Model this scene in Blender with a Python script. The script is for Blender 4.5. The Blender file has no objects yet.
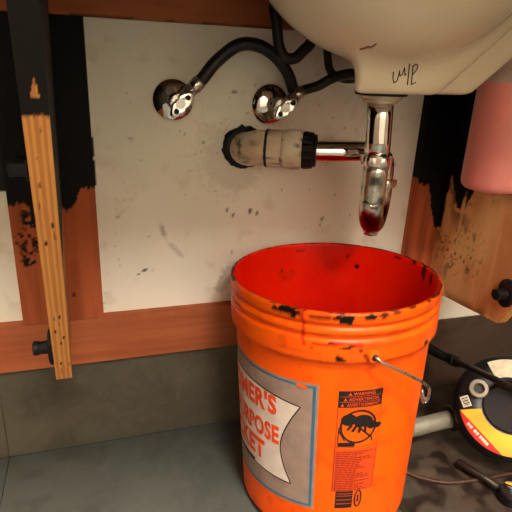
import bpy, bmesh, math
import numpy as np
from mathutils import Vector, Matrix

# ------------------------------------------------------------------ camera
sc = bpy.context.scene
FPX = 513.0
CAM = np.array([0.0, -0.81, 0.66])
_r = np.array([1684, -118, FPX]); _r /= np.linalg.norm(_r)
_d = np.array([-60, 1376, FPX]); _d -= _r * (_r @ _d); _d /= np.linalg.norm(_d)
_n = -np.cross(_d, _r)
ROT = np.array([_r, _n, -_d])            # world = ROT @ (right, down, forward)
cd = bpy.data.cameras.new('camera'); cam = bpy.data.objects.new('camera', cd)
sc.collection.objects.link(cam); sc.camera = cam
cd.sensor_width = 36.0; cd.lens = 36.0 * FPX / 512.0; cd.clip_start = 0.02
M4 = Matrix.Identity(4)
for i in range(3):
    M4[i][0] = ROT[i, 0]; M4[i][1] = -ROT[i, 1]; M4[i][2] = -ROT[i, 2]; M4[i][3] = CAM[i]
cam.matrix_world = M4

# ------------------------------------------------------------------ world, exposure, room lamps
w = bpy.data.worlds.new('world'); sc.world = w; w.use_nodes = True
w.node_tree.nodes['Background'].inputs[0].default_value = (0.02, 0.018, 0.015, 1)
w.node_tree.nodes['Background'].inputs[1].default_value = 1.0
vs = sc.view_settings
vs.view_transform = 'Standard'; vs.look = 'None'; vs.gamma = 1.0; vs.use_curve_mapping = False
vs.exposure = 0.26
LAMPS = [((0.32, -1.40, 2.43), (0.42, 0.42), 165.0), ((0.20, -2.45, 2.43), (0.60, 0.60), 62.0)]  # second panel is added to light the bucket's inside and the lower wall
LAMP_COLOR = (1.0, 0.90, 0.77, 1)

# pixel -> point on a plane of the room
def ray(x, y): return ROT @ np.array([x - 256.0, y - 256.0, FPX])
def onY(x, y, Y): v = ray(x, y); return CAM + v * (Y - CAM[1]) / v[1]
def onZ(x, y, Z): v = ray(x, y); return CAM + v * (Z - CAM[2]) / v[2]
def onX(x, y, X): v = ray(x, y); return CAM + v * (X - CAM[0]) / v[0]

# ------------------------------------------------------------------ helpers
def lin(r, g, b):
    f = lambda c: (c / 255 / 12.92) if c / 255 <= .04045 else ((c / 255 + .055) / 1.055) ** 2.4
    return np.array([f(r), f(g), f(b)])

def _hash(ix, iy, iz):
    h = (ix.astype(np.int64) * 374761393 + iy.astype(np.int64) * 668265263 + iz.astype(np.int64) * 1274126177) & 0xffffffff
    h = ((h ^ (h >> 13)) * 1274126177) & 0xffffffff
    return ((h ^ (h >> 16)) & 0xffff) / 65535.0

def vnoise(p):
    p = np.asarray(p, float); i = np.floor(p); f = p - i; f = f * f * (3 - 2 * f); i = i.astype(np.int64)
    out = 0
    for dx in (0, 1):
        for dy in (0, 1):
            for dz in (0, 1):
                wgt = (f[..., 0] if dx else 1 - f[..., 0]) * (f[..., 1] if dy else 1 - f[..., 1]) * (f[..., 2] if dz else 1 - f[..., 2])
                out = out + wgt * _hash(i[..., 0] + dx, i[..., 1] + dy, i[..., 2] + dz)
    return out

def fbm(p, s, o=4, seed=0):
    p = np.asarray(p, float) * np.asarray(s, float) + seed * 17.31
    t = 0; a = .5; n = 0
    for k in range(o):
        t = t + a * vnoise(p); n += a; a *= .5; p = p * 2.03 + 5.1
    return t / n

def sstep(a, b, x):
    t = np.clip((x - a) / (b - a), 0, 1); return t * t * (3 - 2 * t)

def mix(a, b, t): t = np.asarray(t)[..., None]; return np.asarray(a) * (1 - t) + np.asarray(b) * t

def inpoly(u, v, poly):
    ins = np.zeros(u.shape, bool); n = len(poly)
    for i in range(n):
        x0, y0 = poly[i]; x1, y1 = poly[(i + 1) % n]
        if y0 == y1: continue
        c = ((y0 > v) != (y1 > v)) & (u < (x1 - x0) * (v - y0) / (y1 - y0) + x0)
        ins ^= c
    return ins.astype(float)

MATS = {}
def mat(name, col=(.5, .5, .5), rough=.5, metal=0., attr=False, bump=0., bscale=60., var=0., vscale=8., spec=.5, emit=None,
        trans=0., coat=0., sss=0., ior=1.45, stretch=(1, 1, 1), rvar=0.):
    m = bpy.data.materials.new(name); m.use_nodes = True; nt = m.node_tree; N = nt.nodes; L = nt.links
    b = N['Principled BSDF']
    b.inputs['Roughness'].default_value = rough; b.inputs['Metallic'].default_value = metal
    b.inputs['Specular IOR Level'].default_value = spec; b.inputs['IOR'].default_value = ior
    b.inputs['Transmission Weight'].default_value = trans; b.inputs['Coat Weight'].default_value = coat
    b.inputs['Coat Roughness'].default_value = .15
    b.inputs['Base Color'].default_value = (*col, 1)
    if sss:
        b.inputs['Subsurface Weight'].default_value = sss; b.inputs['Subsurface Radius'].default_value = (.02, .006, .003)
        b.inputs['Subsurface Scale'].default_value = .5
    tc = N.new('ShaderNodeTexCoord'); mp = N.new('ShaderNodeMapping'); mp.inputs['Scale'].default_value = stretch
    L.new(tc.outputs['Object'], mp.inputs['Vector'])
    src = None
    if attr:
        a = N.new('ShaderNodeAttribute'); a.attribute_name = 'Col'; src = a.outputs['Color']; L.new(src, b.inputs['Base Color'])
    if var or rvar:
        nz = N.new('ShaderNodeTexNoise'); nz.inputs['Scale'].default_value = vscale; nz.inputs['Detail'].default_value = 6
        L.new(mp.outputs['Vector'], nz.inputs['Vector'])
        if var:
            mr = N.new('ShaderNodeMapRange'); mr.inputs['From Min'].default_value = .3; mr.inputs['From Max'].default_value = .7
            mr.inputs['To Min'].default_value = 1 - var; mr.inputs['To Max'].default_value = 1 + var
            L.new(nz.outputs['Fac'], mr.inputs['Value'])
            vm = N.new('ShaderNodeVectorMath'); vm.operation = 'SCALE'
            if src: L.new(src, vm.inputs[0])
            else: vm.inputs[0].default_value = col
            L.new(mr.outputs[0], vm.inputs['Scale']); L.new(vm.outputs[0], b.inputs['Base Color'])
        if rvar:
            m2 = N.new('ShaderNodeMapRange'); m2.inputs['From Min'].default_value = .3; m2.inputs['From Max'].default_value = .7
            m2.inputs['To Min'].default_value = max(.02, rough - rvar); m2.inputs['To Max'].default_value = rough + rvar
            L.new(nz.outputs['Fac'], m2.inputs['Value']); L.new(m2.outputs[0], b.inputs['Roughness'])
    if bump:
        n2 = N.new('ShaderNodeTexNoise'); n2.inputs['Scale'].default_value = bscale; n2.inputs['Detail'].default_value = 5
        L.new(mp.outputs['Vector'], n2.inputs['Vector'])
        bp = N.new('ShaderNodeBump'); bp.inputs['Strength'].default_value = bump; bp.inputs['Distance'].default_value = .002
        L.new(n2.outputs['Fac'], bp.inputs['Height']); L.new(bp.outputs[0], b.inputs['Normal'])
    if emit:
        b.inputs['Emission Color'].default_value = emit[0]; b.inputs['Emission Strength'].default_value = emit[1]
    MATS[name] = m
    return m

def link(name, me, m=None, parent=None, smooth=False):
    o = bpy.data.objects.new(name, me); sc.collection.objects.link(o)
    if m is not None: me.materials.append(m if not isinstance(m, str) else MATS[m])
    if smooth:
        me.polygons.foreach_set('use_smooth', np.ones(len(me.polygons), bool))
    if parent is not None:
        o.parent = parent
        if parent.type == 'EMPTY' or True:
            o.matrix_parent_inverse = parent.matrix_world.inverted()
    return o

def mesh(V, Fc, name='m', col=None):
    me = bpy.data.meshes.new(name); me.from_pydata(np.asarray(V, float).tolist(), [], [list(map(int, f)) for f in Fc]); me.update()
    if col is not None: setcol(me, col)
    return me

def setcol(me, col):
    a = me.color_attributes.new('Col', 'FLOAT_COLOR', 'POINT')
    c = np.ones((len(me.vertices), 4), np.float32); c[:, :3] = np.clip(col, 0, 1); a.data.foreach_set('color', c.ravel())

def thing(name, label, cat, loc=(0, 0, 0), group=None):
    o = bpy.data.objects.new(name, None); sc.collection.objects.link(o); o.empty_display_size = .05
    o.location = loc; o.matrix_world = Matrix.Translation(loc)
    return tag(o, label, cat, group)

def tag(o, label=None, cat=None, group=None, kind=None):
    if label: o['label'] = label
    if cat: o['category'] = cat
    if group: o['group'] = group
    if kind: o['kind'] = kind
    return o

def box_mesh(x0, x1, y0, y1, z0, z1, res=None, front=None, colfn=None, deform=None, bevel=0):
    """box with every face a grid; res = spacing (or None), front = dict face -> spacing"""
    V = []; Fc = []; base = 0
    def ax(a, b, s):
        n = 1 if not s else max(1, int(round((b - a) / s))); return np.linspace(a, b, n + 1)
    faces = {'-y': (0, 2, 1, y0), '+y': (0, 2, 1, y1), '-x': (1, 2, 0, x0), '+x': (1, 2, 0, x1), '-z': (0, 1, 2, z0), '+z': (0, 1, 2, z1)}
    lo = (x0, y0, z0); hi = (x1, y1, z1)
    for k, (u, v, n, c) in faces.items():
        s = res if front is None else front.get(k)
        U, W = np.meshgrid(ax(lo[u], hi[u], s), ax(lo[v], hi[v], s), indexing='ij')
        P = np.zeros(U.shape + (3,)); P[..., u] = U; P[..., v] = W; P[..., n] = c
        a, b = U.shape; idx = base + np.arange(a * b).reshape(a, b)
        q = np.stack([idx[:-1, :-1], idx[1:, :-1], idx[1:, 1:], idx[:-1, 1:]], -1).reshape(-1, 4)
        flip = {'-y': False, '+y': True, '-x': True, '+x': False, '-z': True, '+z': False}[k]
        if flip: q = q[:, ::-1]
        V.append(P.reshape(-1, 3)); Fc.append(q); base += a * b
    V = np.concatenate(V); Fc = np.concatenate(Fc)
    P0 = V.copy()
    if deform: V = deform(V)
    me = mesh(V, Fc)
    if colfn: setcol(me, colfn(P0, V))
    if bevel:
        bm = bmesh.new(); bm.from_mesh(me); bmesh.ops.remove_doubles(bm, verts=bm.verts, dist=1e-5)
        ed = [e for e in bm.edges if len(e.link_faces) == 2 and e.calc_face_angle() > .6]
        bmesh.ops.bevel(bm, geom=ed, offset=bevel, segments=2, profile=.6, affect='EDGES', clamp_overlap=True)
        bm.to_mesh(me); bm.free()
    return me

def smooth_path(pts, n=8):
    pts = np.asarray(pts, float)
    if len(pts) < 3: return pts
    P = np.vstack([2 * pts[0] - pts[1], pts, 2 * pts[-1] - pts[-2]]); out = []
    for i in range(1, len(P) - 2):
        for t in np.linspace(0, 1, n, endpoint=False):
            a, b, c, d = P[i - 1:i + 3]
            out.append(.5 * ((2 * b) + (-a + c) * t + (2 * a - 5 * b + 4 * c - d) * t * t + (-a + 3 * b - 3 * c + d) * t ** 3))
    out.append(pts[-1]); return np.array(out)

def tube_vf(path, rad, seg=14, cap=True, ripple=None):
    path = np.asarray(path, float); n = len(path); rad = np.broadcast_to(np.asarray(rad, float), (n,))
    T = np.gradient(path, axis=0); T /= np.maximum(np.linalg.norm(T, axis=1)[:, None], 1e-9)
    up = np.array([0, 0, 1.]) if abs(T[0, 2]) < .9 else np.array([1., 0, 0])
    V = []; u = np.cross(T[0], up); u /= np.linalg.norm(u)
    for i in range(n):
        u = u - T[i] * (u @ T[i]); u /= np.linalg.norm(u); v = np.cross(T[i], u)
        a = np.linspace(0, 2 * np.pi, seg, endpoint=False)
        rr = rad[i] * (1 + (ripple(i, a) if ripple else 0))
        V.append(path[i] + (np.cos(a) * rr)[:, None] * u + (np.sin(a) * rr)[:, None] * v)
    V = np.concatenate(V); F = []
    for i in range(n - 1):
        for j in range(seg):
            k = (j + 1) % seg; F.append([i * seg + j, i * seg + k, (i + 1) * seg + k, (i + 1) * seg + j])
    if cap: F.append(list(range(seg))[::-1]); F.append([(n - 1) * seg + j for j in range(seg)])
    return V, F

def tube(name, path, rad, m, parent=None, seg=14, cap=True, ripple=None):
    V, F = tube_vf(path, rad, seg, cap, ripple); me = mesh(V, F)
    o = link(name, me, m, parent, smooth=True)
    if cap:
        for p in me.polygons[-2:]: p.use_smooth = False
    return o

def lathe_vf(prof, seg=48, org=(0, 0, 0), axis=(0, 0, 1), rfn=None, caps=True):
    """prof: list of (radius, height along axis)"""
    ax = np.array(axis, float); ax /= np.linalg.norm(ax)
    up = np.array([0, 0, 1.]) if abs(ax[2]) < .9 else np.array([1., 0, 0])
    u = np.cross(up, ax); u /= np.linalg.norm(u); v = np.cross(ax, u)
    a = np.linspace(0, 2 * np.pi, seg, endpoint=False); V = []; F = []
    for i, (r, h) in enumerate(prof):
        rr = r * (rfn(a, h) if rfn else np.ones(seg))
        V.append(np.array(org) + ax * h + (np.cos(a) * rr)[:, None] * u + (np.sin(a) * rr)[:, None] * v)
    n = len(prof)
    for i in range(n - 1):
        for j in range(seg):
            k = (j + 1) % seg; F.append([i * seg + j, i * seg + k, (i + 1) * seg + k, (i + 1) * seg + j])
    if caps and prof[0][0] > 1e-6: F.append(list(range(seg))[::-1])
    if caps and prof[-1][0] > 1e-6: F.append([(n - 1) * seg + j for j in range(seg)])
    return np.concatenate(V), F

def lathe(name, prof, m, parent=None, seg=48, org=(0, 0, 0), axis=(0, 0, 1), rfn=None, smooth=True, angle=35, caps=True):
    V, F = lathe_vf(prof, seg, org, axis, rfn, caps); me = mesh(V, F)
    bm = bmesh.new(); bm.from_mesh(me); bmesh.ops.remove_doubles(bm, verts=bm.verts, dist=1e-6); bm.to_mesh(me); bm.free()
    o = link(name, me, m, parent, smooth=smooth)
    if smooth: sharp(me, angle)
    return o

def sharp(me, ang=35):
    bm = bmesh.new(); bm.from_mesh(me)
    for e in bm.edges:
        if len(e.link_faces) == 2: e.smooth = e.calc_face_angle() < math.radians(ang)
    bm.to_mesh(me); bm.free()

def surface_nets(f, lo, hi, h):
    lo = np.array(lo); n = np.ceil((np.array(hi) - lo) / h).astype(int) + 1
    g = np.stack(np.meshgrid(*[lo[k] + h * np.arange(n[k]) for k in range(3)], indexing='ij'), -1)
    D = f(g[..., 0], g[..., 1], g[..., 2]); ins = D < 0
    cn = n - 1; acc = np.zeros(tuple(cn) + (3,)); cnt = np.zeros(tuple(cn))
    sl = lambda o: tuple(slice(o[k], o[k] + cn[k]) for k in range(3))
    for axk in range(3):
        o1, o2 = [k for k in range(3) if k != axk]
        for a in (0, 1):
            for b in (0, 1):
                p = [0, 0, 0]; p[o1] = a; p[o2] = b; q = list(p); q[axk] = 1
                d0 = D[sl(p)]; d1 = D[sl(q)]; c = (d0 < 0) != (d1 < 0)
                t = np.where(c, d0 / np.where(c, d0 - d1, 1), 0)
                pos = g[sl(p)].copy(); pos[..., axk] += t * h
                acc += pos * c[..., None]; cnt += c
    act = cnt > 0; idx = -np.ones(tuple(cn), int); idx[act] = np.arange(act.sum()); V = acc[act] / cnt[act][:, None]
    F = []
    for axk in range(3):
        o1, o2 = (axk + 1) % 3, (axk + 2) % 3
        s0 = [slice(None)] * 3; s1 = [slice(None)] * 3; s0[axk] = slice(0, n[axk] - 1); s1[axk] = slice(1, n[axk])
        c = ins[tuple(s0)] != ins[tuple(s1)]
        for I in [np.argwhere(c)]:
            I = I[(I[:, o1] > 0) & (I[:, o1] < cn[o1]) & (I[:, o2] > 0) & (I[:, o2] < cn[o2])]
            def cell(a, b):
                J = I.copy(); J[:, o1] -= a; J[:, o2] -= b; return idx[J[:, 0], J[:, 1], J[:, 2]]
            q = np.stack([cell(1, 1), cell(0, 1), cell(0, 0), cell(1, 0)], -1)
            fl = ~ins[I[:, 0], I[:, 1], I[:, 2]]; q[fl] = q[fl][:, ::-1]; F.append(q)
    return V, np.concatenate(F)

def joinvf(parts):
    V = []; F = []; b = 0
    for v, f in parts:
        V.append(np.asarray(v)); F += [[int(i) + b for i in q] for q in f]; b += len(v)
    return np.concatenate(V), F

def boxvf(c, s, R=None):
    c = np.array(c); s = np.array(s) / 2
    v = np.array([[x, y, z] for x in (-1, 1) for y in (-1, 1) for z in (-1, 1)], float) * s
    if R is not None: v = v @ np.array(R).T
    return v + c, [[0, 1, 3, 2], [4, 6, 7, 5], [0, 4, 5, 1], [2, 3, 7, 6], [0, 2, 6, 4], [1, 5, 7, 3]]

def bevelobj(o, wd=.001, seg=2):
    md = o.modifiers.new('bevel', 'BEVEL'); md.width = wd; md.segments = seg; md.limit_method = 'ANGLE'; return o

# ------------------------------------------------------------------ materials
mat('wall_paint', attr=True, rough=.62, bump=.12, bscale=140, spec=.3)
mat('room_paint', lin(228, 220, 206), rough=.7, bump=.1, bscale=90)
mat('side_paint', lin(128, 112, 94), rough=.7, bump=.1, bscale=90)
mat('ceiling_paint', lin(232, 226, 214), rough=.8, bump=.1, bscale=90)
mat('tile', attr=True, rough=.42, bump=.15, bscale=45, spec=.45, rvar=.1, vscale=9)
mat('grout', lin(74, 60, 48), rough=.9, bump=.3, bscale=300)
mat('wood', attr=True, rough=.6, bump=.2, bscale=35, stretch=(1, 1, 1), spec=.14)
mat('chrome', (.86, .85, .82), rough=.07, metal=1, rvar=.05, vscale=30)
mat('chrome_spotty', attr=True, rough=.14, metal=.92, rvar=.1, vscale=60, bump=.15, bscale=120)
mat('dull_chrome', (.55, .53, .48), rough=.3, metal=1, rvar=.12, vscale=60)
mat('flange_metal', lin(214, 200, 176), rough=.35, metal=.6)
mat('pvc', attr=True, rough=.45, bump=.15, bscale=120)
mat('black_rubber', (.009, .008, .008), rough=.5, spec=.3, bump=.2, bscale=200)
mat('black_paint', (.006, .006, .006), rough=.7)
mat('hose_braid', (.012, .011, .010), rough=.36, spec=.45, bump=.5, bscale=420)
mat('porcelain', attr=True, rough=.16, coat=.25, spec=.5, var=.04, vscale=6)
mat('marker', (.045, .042, .04), rough=.8)
mat('bucket_plastic', attr=True, rough=.38, spec=.32, bump=.06, bscale=60, rvar=.08, vscale=14)
mat('print_grey', lin(146, 122, 110), rough=.5, var=.12, vscale=60)
mat('print_blue', lin(52, 98, 124), rough=.5, var=.15, vscale=80)
mat('print_white', lin(214, 198, 186), rough=.5, var=.08, vscale=60)
mat('print_orange', lin(232, 74, 26), rough=.5, var=.1, vscale=90)
mat('print_black', (.008, .006, .005), rough=.55)
mat('print_rust', lin(208, 70, 14), rough=.5, var=.12, vscale=90)
mat('print_rust_dark', lin(128, 24, 12), rough=.5)
mat('wire', (.5, .48, .44), rough=.3, metal=1, rvar=.12, vscale=80)
mat('soap_bottle', lin(228, 138, 130), rough=.3, sss=.35, var=.06, vscale=20, spec=.5)
mat('soap_bottle_clear', lin(190, 168, 156), rough=.35, sss=.3)
mat('drum_black', (.008, .007, .008), rough=.35, bump=.1, bscale=50, spec=.3)
mat('label_yellow', lin(226, 170, 42), rough=.4, var=.14, vscale=30)
mat('label_red', lin(206, 28, 20), rough=.4)
mat('sticker_white', lin(206, 196, 168), rough=.55, var=.2, vscale=90)
mat('hub_grey', lin(150, 142, 126), rough=.5, var=.15, vscale=60)
mat('handle_grey', lin(126, 121, 106), rough=.45, var=.15, vscale=40)
mat('drum_brown', lin(26, 12, 9), rough=.45, spec=.15, var=.5, vscale=30)
mat('rust_cable', lin(74, 50, 40), rough=.5, metal=.5, bump=.6, bscale=500)
mat('tool_steel', lin(62, 54, 46), rough=.45, metal=.8, var=.4, vscale=50)
mat('counter_laminate', lin(92, 66, 46), rough=.5, var=.2, vscale=30)
mat('lamp_diffuser', (.9, .9, .9), rough=.5, emit=(LAMP_COLOR, 1.0))
mat('lamp_frame', (.7, .7, .68), rough=.4)

# ------------------------------------------------------------------ room shell
RX0, RX1, RY0, RZ = -1.15, 1.75, -3.2, 2.45

WALL = lin(242, 236, 222)
def spots(P, items, u=0, v=2):
    m = np.zeros(len(P))
    for (cu, cv, ru, rv, ang, s) in items:
        a = P[:, u] - cu; b = P[:, v] - cv; ca, sa = math.cos(ang), math.sin(ang)
        e = np.hypot((a * ca + b * sa) / ru, (-a * sa + b * ca) / rv) / 1.25
        nz = fbm(np.stack([P[:, u], P[:, v], 0 * a], -1), 260, 2, 3) - .5
        m = np.maximum(m, s * (1 - sstep(.6, 1.1, e + nz * .7)))
    return m

def wall_col(P0, V):
    n1 = fbm(V, 5, 4, 1); n2 = fbm(V, (40, 40, 40), 3, 2)
    c = mix(WALL, lin(232, 228, 210), sstep(.35, .7, n1)); c = mix(c, lin(208, 194, 166), .35 * sstep(.6, .75, n2))
    def w(px, py, rx, ry, ang, s): p = onY(px, py, 0); return (p[0], p[2], rx, ry, ang, s)
    it = [w(145, 270, .0065, .0022, .5, 1), w(139, 274, .003, .0013, .5, .9), w(227, 210, .0022, .004, .2, .9), w(233, 215, .0026, .0034, 0, .9),
          w(250, 211, .003, .0055, 0, .9), w(257, 213, .0025, .004, 0, .8), w(118, 217, .0035, .0016, .2, .55), w(149, 237, .003, .0012, 0, .5),
          w(235, 92, .005, .0022, 0, .9), w(322, 219, .003, .004, 0, .7), w(320, 225, .002, .003, 0, .6), w(232, 252, .0015, .004, 0, .55),
          w(201, 152, .002, .002, 0, .5), w(195, 155, .0018, .0018, 0, .45), w(186, 156, .0015, .0015, 0, .4), w(130, 138, .0035, .0015, 0, .45),
          w(204, 142, .002, .003, 0, .4), w(255, 85, .002, .0015, 0, .5), w(335, 195, .0018, .0026, 0, .5), w(350, 215, .0015, .002, 0, .5),
          w(345, 128, .0018, .0022, 0, .5), w(356, 130, .0016, .0022, 0, .4), w(320, 105, .0016, .002, 0, .4), w(333, 118, .002, .0013, 0, .45),
          w(395, 165, .0016, .002, 0, .5), w(402, 118, .0016, .002, 0, .4), w(310, 190, .0016, .002, 0, .5), w(282, 190, .0014, .002, 0, .5)]
    c = mix(c, lin(40, 28, 16), spots(V, it) * .9)
    soft = [w(226, 278, .012, .03, -.5, .45), w(163, 231, .004, .012, .3, .5), w(176, 250, .004, .018, .7, .3), w(232, 160, .05, .05, 0, .22), w(240, 180, .03, .016, 0, .25)]
    c = mix(c, lin(120, 96, 66), spots(V, soft))
    tiny = fbm(V, 210, 2, 9); c = mix(c, lin(104, 84, 58), .55 * sstep(.8, .86, tiny) * sstep(.45, .6, fbm(V, 7, 2, 4)))
    e = onY(95, 160, 0); jag = (fbm(V * (0, 0, 1), 170, 3, 5) - .5) * .012
    bl = ((V[:, 0] > -.2) & (V[:, 0] < -.0005 + .006 * (fbm(V * (0, 0, 1), 60, 3, 6) + .1) * sstep(onY(95, 192, 0)[2], onY(95, 182, 0)[2], V[:, 2]) * sstep(onY(92, 125, 0)[2], onY(95, 150, 0)[2], V[:, 2]))).astype(float) \
        * (V[:, 2] > onY(95, 190, 0)[2] + jag)
    return mix(c, (.006, .006, .006), bl)

def struct(name, me, m, parent=None): o = link(name, me, m, parent); o['kind'] = 'structure'; return o
# the photographed wall: a finely coloured face where the camera looks
me = box_mesh(-.35, 1.05, 0, .1, 0, .86, front={'-y': .0026}, colfn=wall_col)
wb = struct('wall_back', me, 'wall_paint')
wb2 = joinvf([boxvf(((RX0 - .35) / 2, .05, .43), (-.35 - RX0, .1, .86)), boxvf(((1.05 + RX1) / 2, .05, .43), (RX1 - 1.05, .1, .86)),
              boxvf(((RX0 + RX1) / 2, .05, (.86 + RZ) / 2), (RX1 - RX0, .1, RZ - .86))])
o = link('wall_extension', mesh(*wb2), 'room_paint', wb)
struct('wall_front', mesh(*boxvf(((RX0 + RX1) / 2, RY0 - .05, RZ / 2), (RX1 - RX0, .1, RZ))), 'room_paint')
struct('wall_left', mesh(*boxvf((RX0 - .05, (RY0) / 2, RZ / 2), (.1, -RY0, RZ))), 'side_paint')
struct('wall_right', mesh(*boxvf((RX1 + .05, (RY0) / 2, RZ / 2), (.1, -RY0, RZ))), 'side_paint')
struct('ceiling', mesh(*boxvf(((RX0 + RX1) / 2, RY0 / 2, RZ + .05), (RX1 - RX0, -RY0, .1))), 'ceiling_paint')

TS = .61; JX = -.174
def tile_col(P0, V):
    n1 = fbm(V, 4, 4, 11); n2 = fbm(V, (22, 30, 22), 4, 12); n3 = fbm(V, 90, 3, 13)
    c = mix(lin(76, 74, 70), lin(92, 89, 83), sstep(.35, .65, n1)); c = mix(c, lin(64, 60, 54), .5 * sstep(.48, .7, n2)); c = mix(c, lin(100, 97, 90), .3 * sstep(.55, .75, n3))
    vein = np.abs(fbm(V, (9, 16, 9), 3, 14) - .5); c = mix(c, lin(100, 94, 80), .2 * (1 - sstep(0, .02, vein)))
    # grime under the drain and around the tools
    up = V[:, 2] < .01
    d = np.hypot((V[:, 0] - .66) / .30, (V[:, 1] + .24) / .30); g = (1 - sstep(.45, 1.1, d + (n2 - .5) * 1.2)) * up
    c = mix(c, lin(62, 42, 30), .85 * g); c = mix(c, lin(26, 14, 10), .9 * g * sstep(.50, .60, fbm(V, 34, 4, 15)))
    c = mix(c, lin(96, 78, 60), .5 * g * sstep(.56, .7, fbm(V, 24, 4, 18)))
    c = c * np.where(up[:, None], np.array([.84, .94, .96]), 1.0)
    side = sstep(.42, .62, V[:, 0] + (n2 - .5) * .3) * (~up)      # skirting turns darker and browner towards the tools
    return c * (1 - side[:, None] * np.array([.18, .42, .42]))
fl = struct('floor', mesh(*boxvf(((RX0 + RX1) / 2, RY0 / 2, -.055), (RX1 - RX0, -RY0, .1))), 'grout')
ix0 = math.floor((RX0 - JX) / TS); ix1 = math.ceil((RX1 - JX) / TS)
for i in range(ix0, ix1):
    for j in range(0, 6):
        x0 = max(JX + i * TS + .0008, RX0); x1 = min(JX + (i + 1) * TS - .0008, RX1); y1 = -.0045 - j * TS - .0004; y0 = max(-.0045 - (j + 1) * TS + .0008, RY0)
        if x1 - x0 < .02 or y1 - y0 < .02: continue
        near = (j <= 1 and -1 <= i <= 1)
        me = box_mesh(x0, x1, y0, y1, -.012, 0, front={'+z': .006 if near else .03}, colfn=tile_col)
        link('floor_tile', me, 'tile', fl)
# tile skirting under the boards
bb = struct('baseboard_back', mesh(*boxvf(((RX0 + RX1) / 2, -.001, .084), (RX1 - RX0, .002, .168))), 'grout')
for i in range(ix0, ix1):
    x0 = max(JX + i * TS + .0008, RX0); x1 = min(JX + (i + 1) * TS - .0008, RX1)
    if x1 - x0 < .02: continue
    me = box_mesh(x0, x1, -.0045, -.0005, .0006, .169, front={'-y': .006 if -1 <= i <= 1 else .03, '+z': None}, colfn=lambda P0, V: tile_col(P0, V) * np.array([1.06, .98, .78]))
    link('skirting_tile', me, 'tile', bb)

for k, (loc, sz, pw) in enumerate(LAMPS):
    L_ = thing('ceiling_light', ['square ceiling light panel above the sink counter', 'unseen square light panel added near the back of the room to brighten the bucket'][k], 'ceiling light', loc)
    x, y, z = loc
    fr = [boxvf((x + s * (sz[0] / 2 + .01), y, z + .005), (.02, sz[1] + .04, .03)) for s in (-1, 1)] + [boxvf((x, y + s * (sz[1] / 2 + .01), z + .005), (sz[0], .02, .03)) for s in (-1, 1)]
    link('frame', mesh(*joinvf(fr)), 'lamp_frame', L_)
    m = MATS['lamp_diffuser'].copy(); m.node_tree.nodes['Principled BSDF'].inputs['Emission Strength'].default_value = pw
    link('diffuser', mesh(*boxvf((x, y, z + .005), (sz[0], sz[1], .01))), m, L_)

# ------------------------------------------------------------------ wooden frame of the counter
RED1, RED2 = lin(176, 101, 64), lin(158, 84, 51)
BLK = np.array([.006, .006, .0065])
def grain(V, along, seed, c1, c2):
    s = np.array([70., 70., 70.]); s[along] = 5.
    g = fbm(V, s, 4, seed); s2 = s * 3; s2[along] = 8; g2 = fbm(V, s2, 3, seed + 1); blot = fbm(V, 9, 3, seed + 2)
    c = mix(c1, c2, sstep(.35, .68, g)); c = mix(c, np.asarray(c2) * .78, .35 * sstep(.55, .72, g2)); return mix(c, np.asarray(c1) * 1.12, .4 * sstep(.5, .7, blot))

def board_h(P0, V):
    c = grain(V, 0, 21, RED1, RED2)
    e = np.abs(V[:, 2] - .7115); lowdark = fbm(V, (60, 10, 10), 3, 25)
    c = mix(c, lin(60, 26, 14), .8 * (e < .004) * sstep(.45, .6, lowdark))
    return c
top = link('wooden_rail', box_mesh(-.30, .6198, -.019, 0, .712, .7995, front={'-y': .004, '-z': .004, '+z': .02, '-x': .01, '+x': .01}, colfn=board_h), 'wood')
tag(top, 'reddish brown wooden rail along the wall above the shutoff valves, under the counter', 'wooden board')
bot = link('wooden_rail', box_mesh(-.30, .6195, -.019, 0, .1785, .2600, front={'-y': .003, '-z': .01, '+z': .004, '-x': .01, '+x': .01}, colfn=lambda P0, V: grain(V, 0, 31, RED1 * .95, RED2)), 'wood')
tag(bot, 'reddish wooden rail across the wall just above the grey skirting tiles', 'wooden board')

def cleat_l(P0, V):
    c = grain(V, 2, 41, lin(174, 92, 54), lin(150, 76, 44))
    ctrl = np.array([onY(x, y, -.019)[[0, 2]] for x, y in [(5, 205), (14, 206), (22, 203), (28, 206), (34, 228), (44, 232), (56, 200), (60, 207), (67, 212), (74, 207), (78, 196), (83, 186), (90, 188), (97, 188), (110, 186)]])
    zb = np.interp(V[:, 0], ctrl[:, 0], ctrl[:, 1]); zb = zb + (fbm(V * (1, 0, .15), 330, 3, 43) - .5) * .016
    m = sstep(-.0015, .0015, V[:, 2] - zb)
    def w(px, py, rx, ry, ang, s): p = onY(px, py, -.019); return (p[0], p[2], rx, ry, ang, s)
    sm = spots(V, [w(29, 222, .010, .022, .2, 1), w(22, 240, .009, .012, 0, 1), w(33, 253, .006, .005, 0, 1), w(29, 262, .010, .007, .3, 1), w(36, 236, .008, .026, 0, 1), w(24, 252, .005, .012, 0, 1), w(74, 295, .003, .004, 0, .8), w(75, 303, .003, .001, 0, .4)])
    brk = sstep(.42, .52, fbm(V, 190, 3, 44)); m = np.maximum(m, sm * brk)
    return mix(c, BLK, m)
cl = link('wooden_upright', box_mesh(-.122, .0, -.019, 0, .2610, .7115, front={'-y': .0025, '-x': .004, '+x': .004}, colfn=cleat_l), 'wood')
tag(cl, 'broad wooden upright on the wall behind the slanted plywood edge, black painted above', 'wooden board')

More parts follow.
